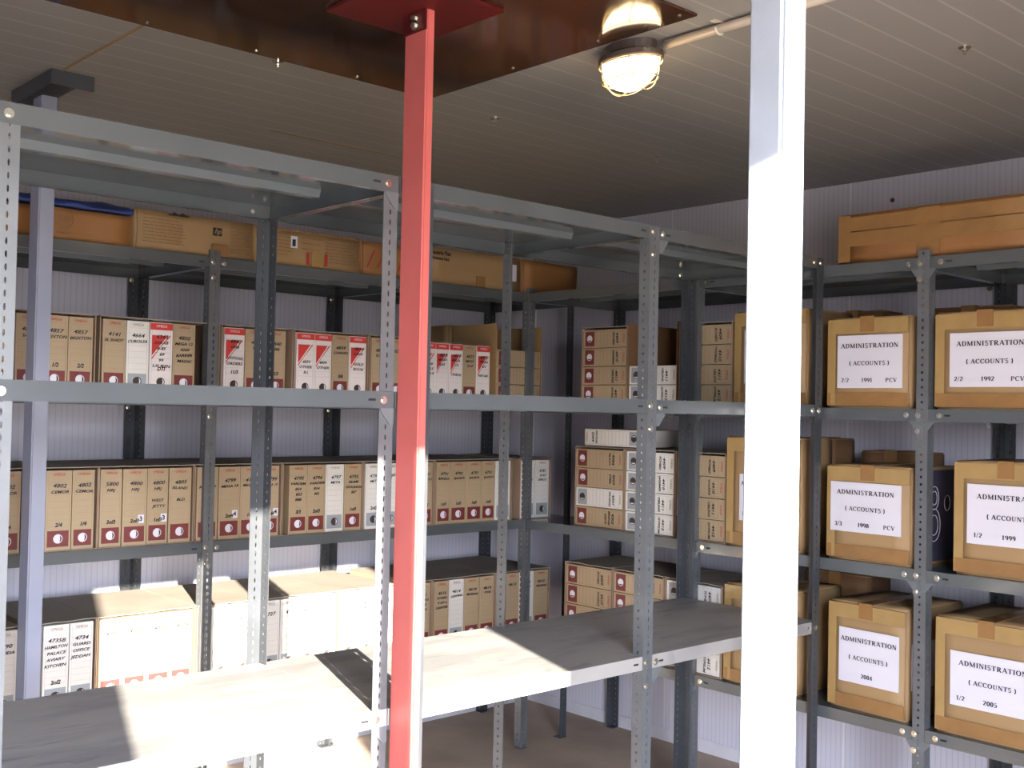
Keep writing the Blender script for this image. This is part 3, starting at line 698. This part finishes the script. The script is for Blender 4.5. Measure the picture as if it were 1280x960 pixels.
# ------------------------------------------------------------------ cartons on top of the back rack
YT = -.606
def tc_(label, x0, x1, h, m_, seed, tapes=(), d=.34, **k):
    return carton(label, x1-x0, d, h, ((x0+x1)/2, YT, L4), 0, m_, tapes, seed, 'cartons on top of the back rack', **k)
tc_('plain tan carton at the far left on top of the back rack', -3.16, -2.762, .100, 'kraft_orange', 40, topseam=False)
t = tc_('tan carton with a round printed emblem, lying under blue plastic on the back rack', -2.752, -2.447, .104, 'kraft_orange', 41, topseam=False)
b = MB(); cxx, czz, rr = -.075, .066, .030
b.tube([(cxx+rr*math.cos(a), -.002, czz+rr*math.sin(a)) for a in [2*math.pi*k/24 for k in range(24)]], .0012, 4, True)
b.tube([(cxx+.022*math.cos(a), -.002, czz+.022*math.sin(a)) for a in [2*math.pi*k/24 for k in range(24)]], .0008, 4, True)
em = b.build('round_emblem', M['fadeink'], t)
text('emblem_print', 'ASP', .022, M['fadeink'], em, (cxx, -.003, czz), bold=.0008); text('emblem_print', 'ROMEO', .014, M['fadeink'], em, (cxx, -.003, .022), bold=.0004)
o = MB(); n = 26
for side in (0,):
    vs = []
    for i in range(n+1):
        x = -2.90+.455*i/n; row = []
        for j in range(7):
            y = YT-.006+.30*j/6; zz = L4+.111+.030*(1 if 0 < j < 6 else .3)+.012*noise.noise(Vector((x*14, y*14, 0)))
            row.append(o.bm.verts.new((x, y, zz)))
        row2 = [o.bm.verts.new((x, YT-.006+.30*j/6, L4+.1105)) for j in range(7)]
        vs.append((row, row2))
    for i in range(n):
        for j in range(6):
            A, B_ = vs[i], vs[i+1]
            o.bm.faces.new((A[0][j], B_[0][j], B_[0][j+1], A[0][j+1])); o.bm.faces.new((A[1][j], A[1][j+1], B_[1][j+1], B_[1][j]))
        for jj in (0, 6): o.bm.faces.new((vs[i][0][jj], vs[i][1][jj], vs[i+1][1][jj], vs[i+1][0][jj]))
    for ii in (0, n):
        for j in range(6): o.bm.faces.new((vs[ii][0][j], vs[ii][0][j+1], vs[ii][1][j+1], vs[ii][1][j]))
tag(o.build('plastic_sheet', M['blue'], smooth=True), 'folded blue plastic sheet lying on the tan cartons at top left', 'plastic sheet')
def printlines(t, x0, x1, z0, z1, n, m_='fadeink'):
    b = MB(); rnd = random.Random(int(abs(x0)*1000)+n)
    for i in range(n):
        z = z1-(z1-z0)*i/(n-1); x = x0; xe_ = x1-rnd.random()*.25*(x1-x0)
        while x < xe_-.01:
            l = rnd.uniform(.010, .03); b.box(x, min(x+l, xe_), -.0026, -.0012, z-.0013, z+.0013); x += l+.004
    b.build('fine_print', M[m_], t)
t = tc_('tan printer carton with small square logo and fine print on the back rack', -2.437, -1.984, .137, 'kraft', 42, [(.055, .12, .004, .046, 'tape')], topseam=False)
printlines(t, -.20, -.03, .028, .118, 9); printlines(t, .125, .218, .022, .125, 9)
lg = MB().box(.058, .092, -.0030, -.001, .076, .104).bevel(.0008, 1).build('square_logo', M['ink'], t)
text('logo_print', 'hp', .026, M['kraft'], lg, (.075, -.0038, .091), bold=.0006, shear=.3)
MB().box(-.11, -.035, -.003, -.001, .126, .131).prism([(-.10,.131),(-.088,.139),(-.076,.131)], 'y', -.003, -.001).prism([(-.07,.131),(-.058,.139),(-.046,.131)], 'y', -.003, -.001).build('arrow_print', M['ink'], t)
t = tc_('tan carton with black-and-white sticker and tape, just left of the red column', -1.980, -1.519, .134, 'kraft', 43, [(.005, .055, .006, .062, 'tape2'), (-.22, .22, .128, .134, 'tape')], topseam=False)
printlines(t, -.20, -.07, .040, .118, 7); printlines(t, .065, .215, .030, .115, 8); printlines(t, -.04, .06, .07, .11, 3)
st = MB().box(-.088, -.060, -.0036, -.0022, .068, .112).build('sticker', M['paper'], t)
MB().box(-.082, -.068, -.0044, -.003, .074, .100).build('sticker_print', M['ink'], st)
for xx in (-.012, .068): MB().box(xx-.006, xx+.006, -.0032, -.0022, .012, .058).build('red_print', M['redink'], t)
t = tc_('orange-brown carton with slanting red strokes behind the red column', -1.512, -1.235, .133, 'kraft_orange', 44, topseam=False)
b = MB()
for i in range(5):
    x = -.12+i*.05; b.prism([(x, .03), (x+.006, .03), (x+.04, .10), (x+.034, .10)], 'y', -.003, -.0015)
b.build('red_strokes', M['redink'], t)
t = tc_('tan carton printed Electric Fan, right of the red column on the back rack', -1.225, -.655, .150, 'kraft', 45, [(.015, .065, .004, .050, 'tape')], topseam=False)
text('printed_text', 'Electric Fan', .024, M['ink'], t, (-.185, -.004, .125), bold=.0006)
text('printed_text', '(Pedestal Fan)', .017, M['ink'], t, (-.185, -.004, .102), bold=.0004)
MB().box(.195, .245, -.004, -.0022, .045, .118).build('sticker', M['paper'], t)
tc_('plain orange-brown carton at the right end on top of the back rack', -.648, -.300, .150, 'kraft_orange', 46, topseam=False)
# carton standing behind the files on the upper shelf
t = carton('plain brown carton with a pale strip label behind the upper file row', .30, .22, .352, (-.655, -.285, L3), 0, 'kraft', (), 47, None, paper=(-.10, .09, .245, .285, []))

# ------------------------------------------------------------------ files lying in stacks on the right rack
XS = -.602
def lying(y_left, y_right, z, kinds, shelfname, stackname, th=.0775, texts=None, cart_top=None, rev=False, carton=True, mt='shell', depth=.34, hgt=None, top=True):
    """kinds listed from the bottom up; the label end of each spine is at the left"""
    Ln = abs(y_right-y_left)
    z0 = z+(.004 if carton else .0005); n = len(kinds)
    names = {1: ['single'], 2: ['bottom', 'top'], 3: ['bottom', 'middle', 'top'], 4: ['bottom', 'second from bottom', 'second from top', 'top']}[n]
    m_ = Matrix.Rotation(R(90), 4, 'X') @ Matrix.Rotation(-R(90), 4, 'Z')
    for i, k in enumerate(kinds):
        tx = texts[i] if texts else ('46%d' % (20+7*i), 'SITE')
        lab = '%s lying box file, %s in the %s, right rack\'s %s shelf' % (CN[k], names[i], stackname, shelfname)
        box_file(k, th, Ln-.012, (XS+random.uniform(0, .004), y_left-.005+random.uniform(-.0015, .0015), z0+th*(i+.5)), m_.to_euler(), lab, 'lying box files on the right rack', tx)
    if carton:
        zt = hgt if hgt else z0+n*th+.005
        open_carton(XS-.001, XS+depth, y_right, y_left, z, zt, 'open-fronted carton around the %s on the right rack\'s %s shelf' % (stackname, shelfname), 'open cartons on the right rack', '-x', top=top, mt=mt)
T4 = [('4412', 'GYPSUM'), ('4411', 'CEILING'), ('4410', 'WORKS'), ('4409', 'SCHED')]
lying(-.930, -1.185, L3, 'bbbb', 'upper', 'left stack', .0775, T4)
lying(-1.192, -1.450, L3, 'ww', 'upper', 'centre stack', .0775, T4, hgt=L3+.33, top=False, mt='kraft_dark')
lying(-1.458, -1.710, L3, 'bbbb', 'upper', 'right stack', .0765, T4)
lying(-.904, -1.180, L2, 'bwbb', 'middle', 'left stack', .081, [('4302','BRIDGE','DECK'),('4301','PAVING'),('4303','STEEL'),('4304','PLANT')])
lying(-1.186, -1.446, L2, 'wwww', 'middle', 'centre stack', .081, T4)
lying(-1.452, -1.690, L2, 'bbbb', 'middle', 'right stack', .081, T4)
lying(-.855, -1.125, L1, 'bbbb', 'lower', 'left stack', .0835, T4)
lying(-1.131, -1.402, L1, 'bbbb', 'lower', 'centre stack', .0835, T4)
lying(-1.408, -1.680, L1, 'wwww', 'lower', 'right stack', .0835, T4)
# one white file lying across the top of the middle stacks, label end to the right
zz = L2+.004+4*.081+.0135
m_ = Matrix.Rotation(-R(90), 4, 'X') @ Matrix.Rotation(-R(90), 4, 'Z')
box_file('w', .072, .315, (XS+.004, -1.268, zz+.036), m_.to_euler(), 'single white box file lying on top of the stacked files, grey label at right', 'lying box files on the right rack', ('4402', 'VENTILATION'))

# ------------------------------------------------------------------ ceiling lamp and conduit
LX, LY = -1.893, -2.335
t = empty('bulkhead_lamp', (LX, LY, ZC), 'lit oval bulkhead lamp in a wire cage on the ceiling beside the brown board', 'lamp')
def oval(a, b_, z, n=28): return [(a*math.cos(2*math.pi*k/n), b_*math.sin(2*math.pi*k/n), z) for k in range(n)]
def loft(rings, caps=(True, True)):
    b = MB(); V = [[b.bm.verts.new(p) for p in r_] for r_ in rings]; n = len(V[0])
    for i in range(len(V)-1):
        for k in range(n): b.bm.faces.new((V[i][k], V[i][(k+1) % n], V[i+1][(k+1) % n], V[i+1][k]))
    if caps[0]: b.bm.faces.new(V[0])
    if caps[1]: b.bm.faces.new(V[-1][::-1])
    return b
A_, B_ = .062, .098
loft([oval(A_*.8, B_*.8, -.001), oval(A_*.8, B_*.8, -.022), oval(A_*1.0, B_*1.0, -.030), oval(A_*1.0, B_*1.0, -.042), oval(A_*.94, B_*.94, -.046)]).build('housing', M['castgrey'], t, smooth=False)
gl = loft([oval(A_*.90*math.cos(a), B_*.90*math.cos(a), -.046-.072*math.sin(a)) for a in [R(x) for x in (0, 15, 30, 45, 60, 75, 86)]], (False, True)).build('glass_dome', M['glow'], t, smooth=True)
c = MB()
c.tube(oval(A_*.98, B_*.98, -.050), .0020, 6, True); c.tube(oval(A_*.86, B_*.86, -.092), .0018, 6, True)
for s in (-.45, .45):
    c.tube([(A_*1.0*math.cos(a)*(1-.12*abs(s)), s*B_*1.05, -.048-.080*math.sin(a)*.93) for a in [math.pi*k/14 for k in range(15)]], .0018, 6)
c.tube([(0, B_*1.02*math.cos(a), -.048-.080*math.sin(a)) for a in [math.pi*k/18 for k in range(19)]], .0018, 6)
c.build('wire_cage', M['wire'], t)
for s in (-1, 1): MB().cyl((s*.03, -.088, -.03), .006, .01, 'y', 8).build('cage_clip', M['bolt'], t)
t = empty('conduit_pipe', (LX+.02, -3.2, ZC), 'cream conduit pipe running along the ceiling from the lamp', 'pipe')
MB().tube([(0, y, -.016) for y in (-1.33, -.4, .4, .765)], .0115, 12).build('pipe', M['conduit'], t, smooth=True)
for y in (-.75, -.02, .60):
    MB().tube([(.0155*math.cos(a), y, -.016-.0135*math.sin(a)) for a in [math.pi*k/10 for k in range(11)]], .0035, 6).box(-.026, .026, y-.008, y+.008, -.003, -.0005).build('saddle_clip', M['conduit'], t)

# ceiling bolts
for i, (x, y, where) in enumerate([(-1.656, -1.542, 'just beyond the corner of the brown board'), (-.88, -1.565, 'nearest the right rack'), (-2.463, -1.56, 'at the brown board edge left of the red column'), (-1.30, -2.93, 'near the top right corner')]):
    b = MB(); b.cyl((0, 0, -.018), .004, .018, 'z', 8); b.cyl((0, 0, -.010), .0085, .005, 'z', 6); b.cyl((0, 0, -.002), .016, .0015, 'z', 16)
    o = b.build('ceiling_bolt', M['bolt']); o.location = (x, y, ZC-.0005)
    tag(o, 'small threaded bolt in the ceiling ' + where, 'bolt', 'bolts in the ceiling')
# wall rivets
for i, (y, z) in enumerate([(-1.05, 2.30), (-2.02, 2.345), (-2.69, 2.345)]):
    o = MB().cyl((0, 0, 0), .009, -.004, 'x', 12).build('wall_rivet', M['castgrey']); o.location = (-.0002, y, z)
    tag(o, 'small dark rivet high on the right wall, %s from the room corner' % ['first', 'second', 'third'][i], 'rivet', 'rivets high on the right wall')
